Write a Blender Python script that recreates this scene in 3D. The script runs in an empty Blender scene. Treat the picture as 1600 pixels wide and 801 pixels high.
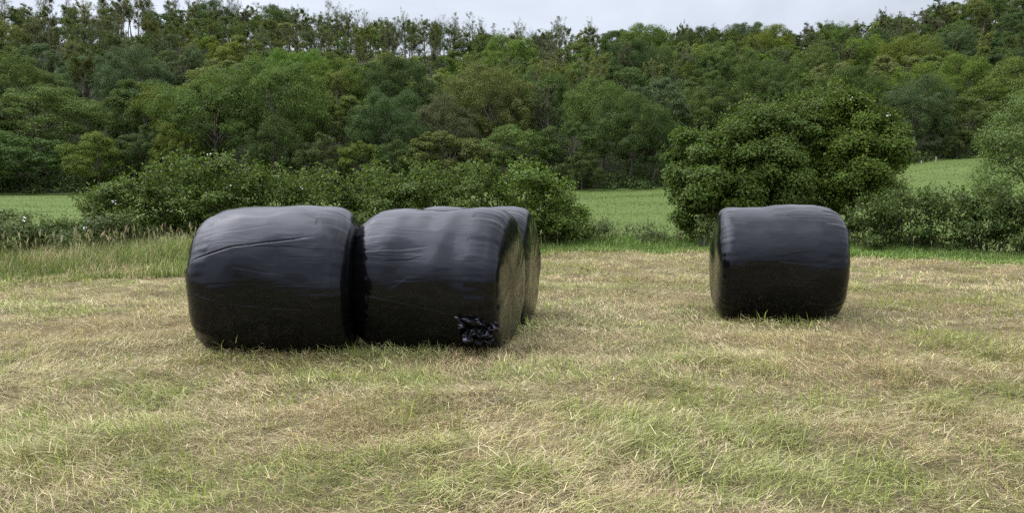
import bpy, math, random
import numpy as np
from mathutils import Vector
R = math.radians
PI = math.pi
sc = bpy.context.scene
col = sc.collection
rng0 = np.random.default_rng(7)

# ------------------------------------------------------------------ camera maths
F_PX = 1256.0
CAM_H = 1.45
PITCH = math.atan((400.5 - 295.0) / F_PX)
def at(u, v, Y):
    """world point seen at photo pixel (u, v), Y metres ahead of the camera"""
    a = (u - 800.0) / F_PX; b = (400.5 - v) / F_PX
    dx, dy, dz = a, math.cos(PITCH) + b * math.sin(PITCH), -math.sin(PITCH) + b * math.cos(PITCH)
    k = Y / dy
    return Vector((dx * k, Y, CAM_H + dz * k))
def px_of(x, y):      # photo column of a point
    return 800.0 + F_PX * x / max(y, 0.5)
def proj(p):
    x, y, z = p[0], p[1], p[2] - CAM_H
    d = y * math.cos(PITCH) - z * math.sin(PITCH)
    up = y * math.sin(PITCH) + z * math.cos(PITCH)
    return 800 + F_PX * x / d, 400.5 - F_PX * up / d, d

# ------------------------------------------------------------------ noise
class Noise2:
    def __init__(self, seed, n=256):
        r = np.random.default_rng(seed); self.n = n; self.g = r.random((n, n))
    def __call__(self, x, y):
        x = np.asarray(x, float); y = np.asarray(y, float)
        xi = np.floor(x).astype(int); yi = np.floor(y).astype(int)
        fx = x - xi; fy = y - yi
        fx = fx * fx * (3 - 2 * fx); fy = fy * fy * (3 - 2 * fy)
        n = self.n; g = self.g
        a = g[xi % n, yi % n]; b = g[(xi + 1) % n, yi % n]; c = g[xi % n, (yi + 1) % n]; d = g[(xi + 1) % n, (yi + 1) % n]
        return (a * (1 - fx) + b * fx) * (1 - fy) + (c * (1 - fx) + d * fx) * fy
    def fbm(self, x, y, o=3):
        s = 0; a = 1; t = 0; k = 1
        for i in range(o):
            s = s + a * self(np.asarray(x) * k + 17.3 * i, np.asarray(y) * k + 5.1 * i); t += a; a *= 0.5; k *= 2.03
        return s / t
NA, NB, NC, ND = Noise2(1), Noise2(2), Noise2(3), Noise2(4)
def sines3(p, freq, seed, n=14):
    r = np.random.default_rng(seed); out = np.zeros(len(p))
    for i in range(n):
        d = r.normal(size=3); d /= np.linalg.norm(d)
        out += np.sin(p @ d * freq * r.uniform(.6, 1.5) + r.uniform(0, 6.28))
    return out / math.sqrt(n / 2.0)
def interp(x, xs, ys): return np.interp(x, xs, ys)
def sstep(a, b, x):
    t = np.clip((np.asarray(x, float) - a) / (b - a), 0, 1); return t * t * (3 - 2 * t)

# ------------------------------------------------------------------ terrain
EDGE_PX = [-1500, -300, 0, 290, 560, 835, 1100, 1320, 1600, 1900, 3100]
EDGE_Y = [10.5, 11.8, 12.6, 13.6, 16.0, 18.2, 18.8, 17.6, 15.4, 13.8, 12]
WOOD_PX = [-3000, 0, 600, 1000, 1400, 1600, 3600]
WOOD_Y = [85, 86, 84, 86, 104, 108, 112]
SLOPE_PX = [-800, 0, 600, 1000, 1250, 1450, 1700, 2600]
SLOPE = [.010, .012, .016, .023, .040, .066, .080, .09]
CREST_PX = [-800, 0, 330, 560, 740, 860, 1000, 1100, 1250, 1350, 1450, 1600, 2400]
CREST_V = [76, 70, 68, 92, 108, 116, 110, 102, 106, 92, 64, 20, -30]
CREST_Y = 232.0
def px_arr(x, y):
    y = np.asarray(y, float); x = np.asarray(x, float)
    return 800 + F_PX * x / np.maximum(y, 1.0)
def ground_z(x, y, fine=True):
    x = np.asarray(x, float); y = np.asarray(y, float)
    p = np.clip(px_arr(x, y), -2500, 4100)
    p = np.where(y < 3, 800 + (p - 800) * np.clip(y / 3, 0, 1), p)
    e = interp(p, EDGE_PX, EDGE_Y); w = interp(p, WOOD_PX, WOOD_Y); s = interp(p, SLOPE_PX, SLOPE)
    q = np.maximum(y - e - 3, 0)
    zm = s * (q - 8 * (1 - np.exp(-q / 8)))
    zw = s * np.maximum(w - e - 11, 0)
    cv = interp(p, CREST_PX, CREST_V)
    zc = CAM_H + (295 - cv) * CREST_Y / F_PX
    t = np.clip((y - w) / (CREST_Y - w), 0, 1)
    g = 0.78 * t + 0.22 * t * t * (3 - 2 * t)
    z = np.where(y > w, zw + (zc - zw) * g, zm)
    z = np.where(y > CREST_Y, zc - (y - CREST_Y) * 0.12, z)
    z = np.maximum(z, -0.2) if False else z
    z = z + (NA.fbm(x * .045 + 40, y * .045 + 40, 2) - .5) * 3.0 * sstep(90, 130, y)
    z = z + (NB.fbm(x * .12 + 9, y * .12 + 70, 2) - .5) * 0.5 * sstep(20, 34, y)
    if fine:
        near = 1 - sstep(22, 34, np.hypot(x, y))
        z = z + ((NC.fbm(x * .55, y * .55, 2) - .5) * .08 + (ND.fbm(x * 2.0, y * 2.6, 2) - .5) * .09) * near
    return z
def gz(x, y): return float(ground_z(np.array([x]), np.array([y]))[0])

# ------------------------------------------------------------------ mesh helpers
def mesh_np(name, verts, quads=None, tris=None, cols=None, mat=None, smooth=False, mats=None):
    verts = np.asarray(verts, np.float32)
    me = bpy.data.meshes.new(name)
    me.vertices.add(len(verts)); me.vertices.foreach_set('co', verts.ravel())
    parts = []; starts = []; tot = 0
    for arr, k in ((quads, 4), (tris, 3)):
        if arr is None or len(arr) == 0: continue
        arr = np.asarray(arr, np.int32)
        parts.append(arr.ravel()); starts.append(tot + np.arange(len(arr), dtype=np.int32) * k); tot += arr.size
    loops = np.concatenate(parts); st = np.concatenate(starts)
    me.loops.add(len(loops)); me.loops.foreach_set('vertex_index', loops)
    me.polygons.add(len(st)); me.polygons.foreach_set('loop_start', st)
    if smooth: me.polygons.foreach_set('use_smooth', np.ones(len(st), bool))
    me.update(calc_edges=True)
    if cols is not None:
        a = me.attributes.new('leafcol', 'FLOAT_COLOR', 'POINT')
        c = np.ones((len(verts), 4), np.float32); c[:, :3] = cols
        a.data.foreach_set('color', c.ravel())
    for m in (mats or ([mat] if mat else [])): me.materials.append(m)
    return me
def link(name, me, parent=None):
    o = bpy.data.objects.new(name, me); col.objects.link(o)
    if parent is not None: o.parent = parent
    return o
def empty(name, loc, rz=0.0):
    o = bpy.data.objects.new(name, None); col.objects.link(o)
    o.empty_display_size = .3; o.location = loc; o.rotation_euler = (0, 0, rz); return o
def tag(o, label=None, cat=None, group=None, kind=None):
    if label: o['label'] = label
    if cat: o['category'] = cat
    if group: o['group'] = group
    if kind: o['kind'] = kind
    return o
class Tubes:
    def __init__(s): s.v = []; s.q = []; s.n = 0
    def add(s, pts, rad, k=5):
        pts = np.asarray(pts, float); rad = np.asarray(rad, float); m = len(pts)
        t = np.gradient(pts, axis=0); t /= np.linalg.norm(t, axis=1)[:, None] + 1e-9
        ref = np.array([0.31, 0.95, 0.1]); a = np.cross(t, ref); a /= np.linalg.norm(a, axis=1)[:, None] + 1e-9
        b = np.cross(t, a); th = np.arange(k) * 2 * PI / k
        ring = pts[:, None, :] + rad[:, None, None] * (np.cos(th)[None, :, None] * a[:, None, :] + np.sin(th)[None, :, None] * b[:, None, :])
        s.v.append(ring.reshape(-1, 3))
        i = np.arange(m - 1)[:, None] * k; j = np.arange(k)[None, :]; j2 = (j + 1) % k
        s.q.append((np.stack([i + j, i + j2, i + k + j2, i + k + j], -1).reshape(-1, 4)) + s.n); s.n += m * k
    def arrays(s): return np.concatenate(s.v), np.concatenate(s.q)
    def mesh(s, name, mat): v, q = s.arrays(); return mesh_np(name, v, q, mat=mat, smooth=True)
def unit(a): return a / (np.linalg.norm(a, axis=-1, keepdims=True) + 1e-9)
def leaf_quads(rng, p, nrm, size, aspect=.62, jit=.35, bend=.18):
    """one folded leaf-shaped face at each point"""
    n = len(p); size = np.broadcast_to(size, (n,)) * rng.uniform(1 - jit, 1 + jit, n)
    nn = unit(nrm); a = unit(np.cross(nn, rng.normal(size=(n, 3)))); b = np.cross(nn, a)
    s = size[:, None]
    v = np.empty((n, 4, 3))
    v[:, 0] = p - a * s * .5; v[:, 2] = p + a * s * .5 - nn * s * bend
    v[:, 1] = p + b * s * .5 * aspect + nn * s * bend * .6; v[:, 3] = p - b * s * .5 * aspect + nn * s * bend * .6
    return v.reshape(-1, 3), np.arange(n * 4).reshape(-1, 4)
def leaf_cols(rng, n, var=.16, warm=.06):
    b = rng.lognormal(0, var, n); w = rng.normal(0, warm, n)
    c = np.stack([b * (1 + w * .8), b, b * (1 - w * .8)], 1)
    return np.repeat(np.clip(c, .25, 2.4), 4, axis=0)

# ------------------------------------------------------------------ materials
def nmat(name):
    m = bpy.data.materials.new(name); m.use_nodes = True; nt = m.node_tree; nt.nodes.clear()
    out = nt.nodes.new('ShaderNodeOutputMaterial'); return m, nt, out
def N(nt, t, **kw):
    n = nt.nodes.new(t)
    for k, v in kw.items():
        if k in n.inputs.keys(): n.inputs[k].default_value = v
        else: setattr(n, k, v)
    return n
def leaf_mat(name, base=(1, 1, 1), use_obj=True, trans=.28, rough=.6, spec=.10):
    m, nt, out = nmat(name); L = nt.links
    at_ = N(nt, 'ShaderNodeAttribute', attribute_name='leafcol')
    mul = N(nt, 'ShaderNodeMix', data_type='RGBA', blend_type='MULTIPLY'); mul.inputs[0].default_value = 1
    L.new(at_.outputs['Color'], mul.inputs[6])
    if use_obj:
        oi = N(nt, 'ShaderNodeObjectInfo'); L.new(oi.outputs['Color'], mul.inputs[7])
    else: mul.inputs[7].default_value = (*base, 1)
    p = N(nt, 'ShaderNodeBsdfPrincipled'); p.inputs['Roughness'].default_value = rough; p.inputs['Specular IOR Level'].default_value = spec
    L.new(mul.outputs[2], p.inputs['Base Color'])
    t = N(nt, 'ShaderNodeBsdfTranslucent'); hs = N(nt, 'ShaderNodeHueSaturation'); hs.inputs['Saturation'].default_value = 1.15; hs.inputs['Value'].default_value = 1.1
    L.new(mul.outputs[2], hs.inputs['Color']); L.new(hs.outputs[0], t.inputs['Color'])
    mx = N(nt, 'ShaderNodeMixShader'); mx.inputs[0].default_value = trans
    L.new(p.outputs[0], mx.inputs[1]); L.new(t.outputs[0], mx.inputs[2]); L.new(mx.outputs[0], out.inputs[0]); return m
def bark_mat(name, c0, c1, scale=6):
    m, nt, out = nmat(name); L = nt.links
    tc = N(nt, 'ShaderNodeTexCoord'); mp = N(nt, 'ShaderNodeMapping'); mp.inputs['Scale'].default_value = (scale, scale, scale * .25)
    no = N(nt, 'ShaderNodeTexNoise', Scale=1.0, Detail=5.0); L.new(tc.outputs['Object'], mp.inputs[0]); L.new(mp.outputs[0], no.inputs['Vector'])
    cr = N(nt, 'ShaderNodeValToRGB'); cr.color_ramp.elements[0].position = .35; cr.color_ramp.elements[1].position = .68
    cr.color_ramp.elements[0].color = (*c0, 1); cr.color_ramp.elements[1].color = (*c1, 1)
    p = N(nt, 'ShaderNodeBsdfPrincipled', Roughness=.9); p.inputs['Specular IOR Level'].default_value = .15
    L.new(no.outputs['Fac'], cr.inputs[0]); L.new(cr.outputs[0], p.inputs['Base Color'])
    bp = N(nt, 'ShaderNodeBump', Strength=.5, Distance=.05); L.new(no.outputs['Fac'], bp.inputs['Height']); L.new(bp.outputs[0], p.inputs['Normal'])
    L.new(p.outputs[0], out.inputs[0]); return m
def ground_mat(name, cols, scales, bump=.03):
    """three-colour noise ground: cols = [dark, mid, light]"""
    m, nt, out = nmat(name); L = nt.links
    g = N(nt, 'ShaderNodeNewGeometry')
    n1 = N(nt, 'ShaderNodeTexNoise', Scale=scales[0], Detail=6.0, Roughness=.65); L.new(g.outputs['Position'], n1.inputs['Vector'])
    n2 = N(nt, 'ShaderNodeTexNoise', Scale=scales[1], Detail=4.0, Roughness=.7); L.new(g.outputs['Position'], n2.inputs['Vector'])
    ad = N(nt, 'ShaderNodeMix', data_type='FLOAT'); ad.inputs[0].default_value = .45
    L.new(n1.outputs['Fac'], ad.inputs[2]); L.new(n2.outputs['Fac'], ad.inputs[3])
    cr = N(nt, 'ShaderNodeValToRGB'); e = cr.color_ramp.elements
    e[0].position = .36; e[0].color = (*cols[0], 1); e[1].position = .64; e[1].color = (*cols[2], 1)
    k = e.new(.5); k.color = (*cols[1], 1)
    L.new(ad.outputs[0], cr.inputs[0])
    p = N(nt, 'ShaderNodeBsdfPrincipled', Roughness=.95); p.inputs['Specular IOR Level'].default_value = .1
    L.new(cr.outputs[0], p.inputs['Base Color'])
    bp = N(nt, 'ShaderNodeBump', Strength=.8, Distance=bump); L.new(n2.outputs['Fac'], bp.inputs['Height']); L.new(bp.outputs[0], p.inputs['Normal'])
    L.new(p.outputs[0], out.inputs[0]); return m

M_LEAF = leaf_mat('tree_foliage')
M_NEARLEAF = leaf_mat('hedge_foliage', trans=.26, rough=.5, spec=.14)
M_GRASS = leaf_mat('grass_blades', base=(1, 1, 1), use_obj=False, trans=.3, rough=.6, spec=.2)
M_BARK = bark_mat('grey_bark', (.055, .048, .038), (.17, .15, .12))
M_PALEBARK = bark_mat('pale_bark', (.09, .082, .065), (.24, .21, .17))
M_FIELD = ground_mat('mown_field_soil', [(.085, .070, .036), (.16, .132, .07), (.26, .215, .12)], (1.6, 48.0))
M_MEADOW = ground_mat('meadow_turf', [(.074, .108, .025), (.086, .122, .029), (.098, .132, .036)], (.16, 2.2), .06)
M_HILL = ground_mat('hillside_litter', [(.018, .022, .010), (.035, .042, .018), (.06, .06, .03)], (.3, 2.0), .15)

def film_mat():
    m, nt, out = nmat('black_silage_film'); L = nt.links
    tc = N(nt, 'ShaderNodeTexCoord'); oi = N(nt, 'ShaderNodeObjectInfo'); off = N(nt, 'ShaderNodeVectorMath', operation='MULTIPLY_ADD')
    off.inputs[1].default_value = (1, 1, 1); L.new(tc.outputs['Object'], off.inputs[0])
    sv = N(nt, 'ShaderNodeVectorMath', operation='SCALE'); sv.inputs[0].default_value = (7, 11, 13); L.new(oi.outputs['Random'], sv.inputs['Scale']); L.new(sv.outputs[0], off.inputs[2])
    def noise(scale, detail, rough=.55, dist=0.0):
        mp = N(nt, 'ShaderNodeMapping'); mp.inputs['Scale'].default_value = scale
        no = N(nt, 'ShaderNodeTexNoise', Scale=1.0, Detail=detail, Roughness=rough, Distortion=dist)
        L.new(off.outputs[0], mp.inputs[0]); L.new(mp.outputs[0], no.inputs['Vector']); return no.outputs['Fac']
    def math_(op, a, b=None, clamp=False):
        n = N(nt, 'ShaderNodeMath', operation=op, use_clamp=clamp)
        for i, v in enumerate((a, b)):
            if v is None: continue
            if isinstance(v, (int, float)): n.inputs[i].default_value = v
            else: L.new(v, n.inputs[i])
        return n.outputs[0]
    streak = noise((1.3, 42, 42), 3.0, .6, .5); mask = noise((2.2, 5, 5), 2.0)
    mk = math_('MULTIPLY', math_('SUBTRACT', mask, .47), 5.0, True)
    fine = math_('MULTIPLY', streak, mk)
    low = noise((1.6, 3.2, 3.2), 2.0)
    nx = N(nt, 'ShaderNodeSeparateXYZ'); L.new(tc.outputs['Normal'], nx.inputs[0])
    side = math_('POWER', math_('SUBTRACT', 1.0, math_('ABSOLUTE', nx.outputs[0]), True), .7)
    h = math_('ADD', math_('MULTIPLY', math_('MULTIPLY', fine, side), .009), math_('MULTIPLY', low, .015))
    bp = N(nt, 'ShaderNodeBump', Strength=.6, Distance=1.0); L.new(h, bp.inputs['Height'])
    p = N(nt, 'ShaderNodeBsdfPrincipled', IOR=1.52); p.inputs['Base Color'].default_value = (.003, .003, .0036, 1)
    rr = math_('ADD', math_('MULTIPLY', noise((3, 9, 9), 4.0), .10), .02)
    rr = math_('ADD', rr, math_('MULTIPLY', math_('SUBTRACT', 1.0, side, True), .16))
    L.new(rr, p.inputs['Roughness']); L.new(bp.outputs[0], p.inputs['Normal'])
    p.inputs['Specular IOR Level'].default_value = .32; p.inputs['Specular Tint'].default_value = (.84, .87, 1, 1)
    L.new(p.outputs[0], out.inputs[0]); return m
M_FILM = film_mat()
def plain(name, c, rough=.8):
    m, nt, out = nmat(name); p = N(nt, 'ShaderNodeBsdfPrincipled', Roughness=rough)
    no = N(nt, 'ShaderNodeTexNoise', Scale=9.0, Detail=3.0); mx = N(nt, 'ShaderNodeMix', data_type='RGBA')
    mx.inputs[6].default_value = (*[k * .75 for k in c], 1); mx.inputs[7].default_value = (*[min(1, k * 1.2) for k in c], 1)
    nt.links.new(no.outputs['Fac'], mx.inputs[0]); nt.links.new(mx.outputs[2], p.inputs['Base Color']); nt.links.new(p.outputs[0], out.inputs[0]); return m
M_PETAL = plain('white_petals', (.72, .72, .66))
M_POST = plain('weathered_post', (.40, .37, .32))

# ------------------------------------------------------------------ world and sun
SUN_EL, SUN_AZ = R(50), R(278)     # azimuth clockwise from +Y
w = bpy.data.worlds.new('World'); sc.world = w; w.use_nodes = True; nt = w.node_tree; nt.nodes.clear(); L = nt.links
out = nt.nodes.new('ShaderNodeOutputWorld'); bg = N(nt, 'ShaderNodeBackground', Strength=.10)
sky = N(nt, 'ShaderNodeTexSky', sky_type='NISHITA'); sky.sun_disc = False; sky.sun_elevation = SUN_EL; sky.sun_rotation = SUN_AZ; sky.air_density = 1.0; sky.dust_density = 2.0
tc = N(nt, 'ShaderNodeTexCoord'); sep = N(nt, 'ShaderNodeSeparateXYZ'); L.new(tc.outputs['Generated'], sep.inputs[0])
ramp = N(nt, 'ShaderNodeValToRGB'); e = ramp.color_ramp.elements       # overcast sky: brighter overhead than at the horizon
e[0].position = 0.0; e[0].color = (.38, .41, .465, 1); e[1].position = 1.0; e[1].color = (1.62, 1.66, 1.84, 1)
k = e.new(.22); k.color = (.535, .57, .645, 1); k = e.new(.55); k.color = (1.10, 1.13, 1.27, 1)
L.new(sep.outputs[2], ramp.inputs[0])
mp = N(nt, 'ShaderNodeMapping'); mp.inputs['Scale'].default_value = (1.0, 1.0, 2.6); L.new(tc.outputs['Generated'], mp.inputs[0])
cn = N(nt, 'ShaderNodeTexNoise', Scale=2.1, Detail=6.0, Roughness=.55, Distortion=.4); L.new(mp.outputs[0], cn.inputs['Vector'])
cr = N(nt, 'ShaderNodeMapRange'); cr.inputs[1].default_value = .3; cr.inputs[2].default_value = .7; cr.inputs[3].default_value = .70; cr.inputs[4].default_value = 1.28
L.new(cn.outputs['Fac'], cr.inputs[0])
sc1 = N(nt, 'ShaderNodeVectorMath', operation='SCALE'); L.new(ramp.outputs[0], sc1.inputs[0]); 
dot = N(nt, 'ShaderNodeVectorMath', operation='DOT_PRODUCT'); L.new(tc.outputs['Generated'], dot.inputs[0])   # cloud glows broadly round the veiled sun
dot.inputs[1].default_value = (math.sin(SUN_AZ) * math.cos(SUN_EL), math.cos(SUN_AZ) * math.cos(SUN_EL), math.sin(SUN_EL))
mx0 = N(nt, 'ShaderNodeMath', operation='MAXIMUM'); L.new(dot.outputs['Value'], mx0.inputs[0]); mx0.inputs[1].default_value = 0
pw = N(nt, 'ShaderNodeMath', operation='POWER'); L.new(mx0.outputs[0], pw.inputs[0]); pw.inputs[1].default_value = 5
ml = N(nt, 'ShaderNodeMath', operation='MULTIPLY_ADD'); L.new(pw.outputs[0], ml.inputs[0]); ml.inputs[1].default_value = 1.9; ml.inputs[2].default_value = 1
m2 = N(nt, 'ShaderNodeMath', operation='MULTIPLY'); L.new(ml.outputs[0], m2.inputs[0]); L.new(cr.outputs[0], m2.inputs[1]); L.new(m2.outputs[0], sc1.inputs['Scale'])
sc2 = N(nt, 'ShaderNodeVectorMath', operation='SCALE'); sc2.inputs['Scale'].default_value = 12.5; L.new(sc1.outputs[0], sc2.inputs[0])
mix = N(nt, 'ShaderNodeMix', data_type='RGBA'); mix.inputs[0].default_value = .16
L.new(sc2.outputs[0], mix.inputs[6]); L.new(sky.outputs[0], mix.inputs[7]); L.new(mix.outputs[2], bg.inputs['Color']); L.new(bg.outputs[0], out.inputs[0])
sl = bpy.data.lights.new('sun', 'SUN'); sl.energy = .7; sl.angle = R(70); sl.color = (1, .95, .86)
so = bpy.data.objects.new('sun', sl); col.objects.link(so)
sd = Vector((math.sin(SUN_AZ) * math.cos(SUN_EL), math.cos(SUN_AZ) * math.cos(SUN_EL), math.sin(SUN_EL)))
so.rotation_euler = sd.to_track_quat('Z', 'Y').to_euler(); so.location = sd * 60

cam = bpy.data.cameras.new('camera'); cam.sensor_width = 36; cam.lens = 36 * F_PX / 1600; cam.clip_end = 3000; cam.clip_start = .05
co = bpy.data.objects.new('camera', cam); col.objects.link(co); co.location = (0, 0, CAM_H); co.rotation_euler = (PI / 2 - PITCH, 0, 0); sc.camera = co
vs = sc.view_settings; vs.view_transform = 'Standard'; vs.look = 'None'; vs.exposure = .3; vs.gamma = 1; vs.use_curve_mapping = False
cy = sc.cycles; cy.max_bounces = 6; cy.diffuse_bounces = 3; cy.glossy_bounces = 4; cy.transmission_bounces = 3; cy.transparent_max_bounces = 4
cy.use_denoising = False; cy.denoiser = 'OPENIMAGEDENOISE'; cy.denoising_input_passes = 'RGB_ALBEDO_NORMAL'; cy.denoising_prefilter = 'ACCURATE'; cy.caustics_reflective = False; cy.caustics_refractive = False; cy.sample_clamp_indirect = 6

# ------------------------------------------------------------------ ground: three sheets that share their borders
def sheet(name, ys_of, nx_dirs, mat, label):
    """rows run along the columns' rays; ys_of(px) gives the distances of the rows"""
    rows = []
    for p in nx_dirs:
        ys = ys_of(p); x = (p - 800) / F_PX * ys
        rows.append(np.stack([x, ys], 1))
    a = np.array(rows); n, m = a.shape[:2]
    z = ground_z(a[..., 0].ravel(), a[..., 1].ravel())
    v = np.concatenate([a.reshape(-1, 2), z[:, None]], 1)
    i = np.arange(n - 1)[:, None] * m; j = np.arange(m - 1)[None, :]
    q = np.stack([i + j, i + m + j, i + m + j + 1, i + j + 1], -1).reshape(-1, 4)
    me = mesh_np(name, v, q, mat=mat, smooth=True); o = link(name, me); tag(o, label, None, kind='structure'); return o
DIRS = np.concatenate([np.linspace(-2000, -200, 40), np.linspace(-180, 1780, 260), np.linspace(1800, 3600, 40)])
edge = lambda p: interp(p, EDGE_PX, EDGE_Y); wood = lambda p: interp(p, WOOD_PX, WOOD_Y)
# mown field: a square sheet around and behind the camera, up to 2.5 m ahead, then fanning out to the uncut edge
sheet('mown_field', lambda p: np.concatenate([np.linspace(2.0, edge(p) + 2.4, 150)]), DIRS, M_FIELD, 'pale mown hay field strewn with dry straw')
def back_field():
    xs = np.linspace(-300, 300, 121); ys = np.concatenate([np.linspace(-300, -6, 40), np.linspace(-5, 2.02, 20)])
    X, Y = np.meshgrid(xs, ys, indexing='ij'); n, m = X.shape
    z = np.full(X.size, -0.03) + ground_z(np.clip(X.ravel(), -3, 3) , np.full(X.size, 2.0)) * 0
    v = np.stack([X.ravel(), Y.ravel(), z], 1)
    i = np.arange(n - 1)[:, None] * m; j = np.arange(m - 1)[None, :]
    q = np.stack([i + j, i + m + j, i + m + j + 1, i + j + 1], -1).reshape(-1, 4)
    o = link('field', mesh_np('field', v, q, mat=M_FIELD, smooth=True)); tag(o, 'mown hay field around and behind the viewpoint', None, kind='structure')
back_field()
sheet('meadow', lambda p: np.concatenate([np.linspace(edge(p) + 2.4, 40, 40)[:-1], np.linspace(40, wood(p) + 1, 50)]), DIRS, M_MEADOW, 'smooth green meadow beyond the hedge')
sheet('hillside', lambda p: np.concatenate([np.linspace(wood(p) + 1, CREST_Y + 6, 90), [260, 300, 400, 600, 1000, 1800]]), DIRS, M_HILL, 'steep hillside under the wood')

# ------------------------------------------------------------------ wrapped bales
def bale_profile(Lh, Rr, n, m):
    ph = np.linspace(-PI / 2, PI / 2, 6000); s, c = np.sin(ph), np.cos(ph)
    nn = np.where(ph < 0, n[0], n[1]); x = Lh * np.sign(s) * np.abs(s) ** (2 / nn); r = Rr * np.abs(c) ** (2 / nn)
    d = np.concatenate([[0], np.cumsum(np.hypot(np.diff(x), np.diff(r)))]); t = np.linspace(0, d[-1], m)
    return np.interp(t, d, x), np.interp(t, d, r)
def bale_body(seed, Lh, Rr, n, creases, sag=.035, bulge=(0, 0)):
    m, k = 240, 760
    px, pr = bale_profile(Lh, Rr, n, m)
    th = np.arange(k) * 2 * PI / k - PI * .75           # 0 = facing the camera (-Y), pi/2 = top; starts under the bale at the back
    X = np.repeat(px, k); r = np.repeat(pr, k); T = np.tile(th, m)
    tx, tr = np.gradient(px), np.gradient(pr); ln = np.hypot(tx, tr); nx, nr = -tr / ln * -1, tx / ln
    NX = np.repeat(-tr / ln, k); NR = np.repeat(tx / ln, k)
    P = np.stack([X, -r * np.cos(T), r * np.sin(T)], 1)
    rg = np.random.default_rng(seed)
    # soft lumps of the hay underneath
    d = .011 * sines3(P, 5.0, seed) + .0035 * sines3(P, 14.0, seed + 1)
    # ribs running round the barrel where the film was laid on in turns
    d += .0022 * sines3(P * np.array([1, .15, .15]), 26, seed + 2)
    axial = np.abs(X) / Lh; corner = np.exp(-((r / Rr - .93) / .10) ** 2) * (axial > .6)
    rid = sum(np.sin(T * f + rg.uniform(0, 6.28) + 1.5 * np.sin(T * 3 + i)) * a for i, (f, a) in enumerate(((17, 1), (29, .8), (43, .6), (61, .4))))
    d += corner * .0016 * rid * (.3 + np.abs(sines3(P, 4.0, seed + 5)))
    endz = sstep(.80, .97, axial)
    rad = sum(np.sin(T * f + rg.uniform(0, 6.28) + np.sign(X) * r * 5) * a for f, a in ((9, 1), (14, .8), (23, .6)))
    d += endz * .0014 * rad * np.clip(r / Rr * 1.4, 0, 1) * (1 - corner)
    barrel = 1 - sstep(.90, 1.0, axial)
    creases = list(creases)
    for i in range(7):
        x0 = rg.uniform(-.6, .1); x1 = x0 + rg.uniform(.3, .75); t0 = rg.uniform(-15, 75); t1 = t0 + rg.normal(0, 7)
        creases.append(([x0, (x0 + x1) / 2, x1], [t0, (t0 + t1) / 2 + rg.normal(0, 2), t1], rg.uniform(.0008, .0022), rg.uniform(.03, .09), rg.choice([-1, 1])))
    for (xs, ts, amp, wd, side) in creases:
        tcv = np.interp(X, xs, np.radians(ts)); inside = (X >= xs[0]) & (X <= xs[-1])
        fade = sstep(xs[0], xs[0] + .02, X) * (1 - sstep(xs[-1] - .25, xs[-1], X)) if xs[0] > -Lh else (1 - sstep(xs[-1] - .3, xs[-1], X))
        s = (T - tcv) * side
        d += inside * fade * (amp * np.exp(-np.clip(-s, 0, None) / wd) * (s < 0) - amp * .8 * np.exp(-(s / .012) ** 2))
    P[:, 0] += NX * d; P[:, 1] += -np.cos(T) * NR * d; P[:, 2] += np.sin(T) * NR * d
    # sits heavily: the underside is pressed flat and the flanks swell a little
    low = -Rr + sag * 1.9
    z = P[:, 2]; sw = sstep(-.1, -.55, z) * .035; P[:, 1] *= 1 + sw; 
    P[:, 2] = np.where(z < low, low + (z - low) * .12, z)
    P[:, 2] -= low - .12 * (Rr - sag * 1.9 - Rr) * 0 ; P[:, 2] -= .035
    i = np.arange(m - 1)[:, None] * k; j = np.arange(k)[None, :]; j2 = (j + 1) % k
    q = np.stack([i + j, i + j2, i + k + j2, i + k + j], -1).reshape(-1, 4)
    return mesh_np('film_wrap', P, q, mat=M_FILM, smooth=True), low
def crumple(name, w_, h_, seed, depth, nu=60, nv=60, ragged=.25):
    rg = np.random.default_rng(seed)
    U, V = np.meshgrid(np.linspace(-1, 1, nu), np.linspace(-1, 1, nv), indexing='ij'); u, v = U.ravel(), V.ravel()
    rad = 1 + ragged * (np.sin(np.arctan2(v, u) * 5 + rg.uniform(0, 6)) * .5 + np.sin(np.arctan2(v, u) * 9 + rg.uniform(0, 6)) * .4)
    mx = np.maximum(np.abs(u), np.abs(v)); hy = np.hypot(u, v); f = np.where(hy > 1e-6, mx / np.maximum(hy, 1e-6), 1) * rad * .95
    x, z = u * f * w_ / 2, v * f * h_ / 2
    c = rg.uniform(-1.1, 1.1, (15, 2)); ang = rg.uniform(0, 6.28, 15)
    wx = u + .12 * sines3(np.stack([u, v, u * 0], 1), 4, seed + 3); wv = v + .12 * sines3(np.stack([v, u, u * 0], 1), 4, seed + 4)
    o = np.sort(np.hypot(wx[:, None] - c[:, 0], wv[:, None] - c[:, 1]), axis=1); f1 = o[:, 1] - o[:, 0]
    y = -depth * (1.25 - np.clip(hy, 0, 1) ** 2 * .9) + depth * 1.1 * np.exp(-f1 / .10) - depth * .35 * np.abs(sines3(np.stack([u, v, u * 0], 1), 8, seed))
    i = np.arange(nu - 1)[:, None] * nv; j = np.arange(nv - 1)[None, :]
    q = np.stack([i + j, i + nv + j, i + nv + j + 1, i + j + 1], -1).reshape(-1, 4)
    me = mesh_np(name, np.stack([x, y, z], 1), q, mat=M_FILM, smooth=True); return me
BALES = []
def bale(label, x, y, yaw, seed, Lh, Rr, n, creases=(), roll=0):
    g = gz(x, y)
    root = empty('wrapped_bale', (x, y, g), R(yaw)); root.rotation_euler = (0, R(roll), R(yaw)); tag(root, label, 'hay bale', 'black wrapped bales on the mown field')
    me, low = bale_body(seed, Lh, Rr, n, creases); b = link('film_wrap', me, root); BALES.append((x, y, R(yaw), Lh, Rr)); return root
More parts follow.
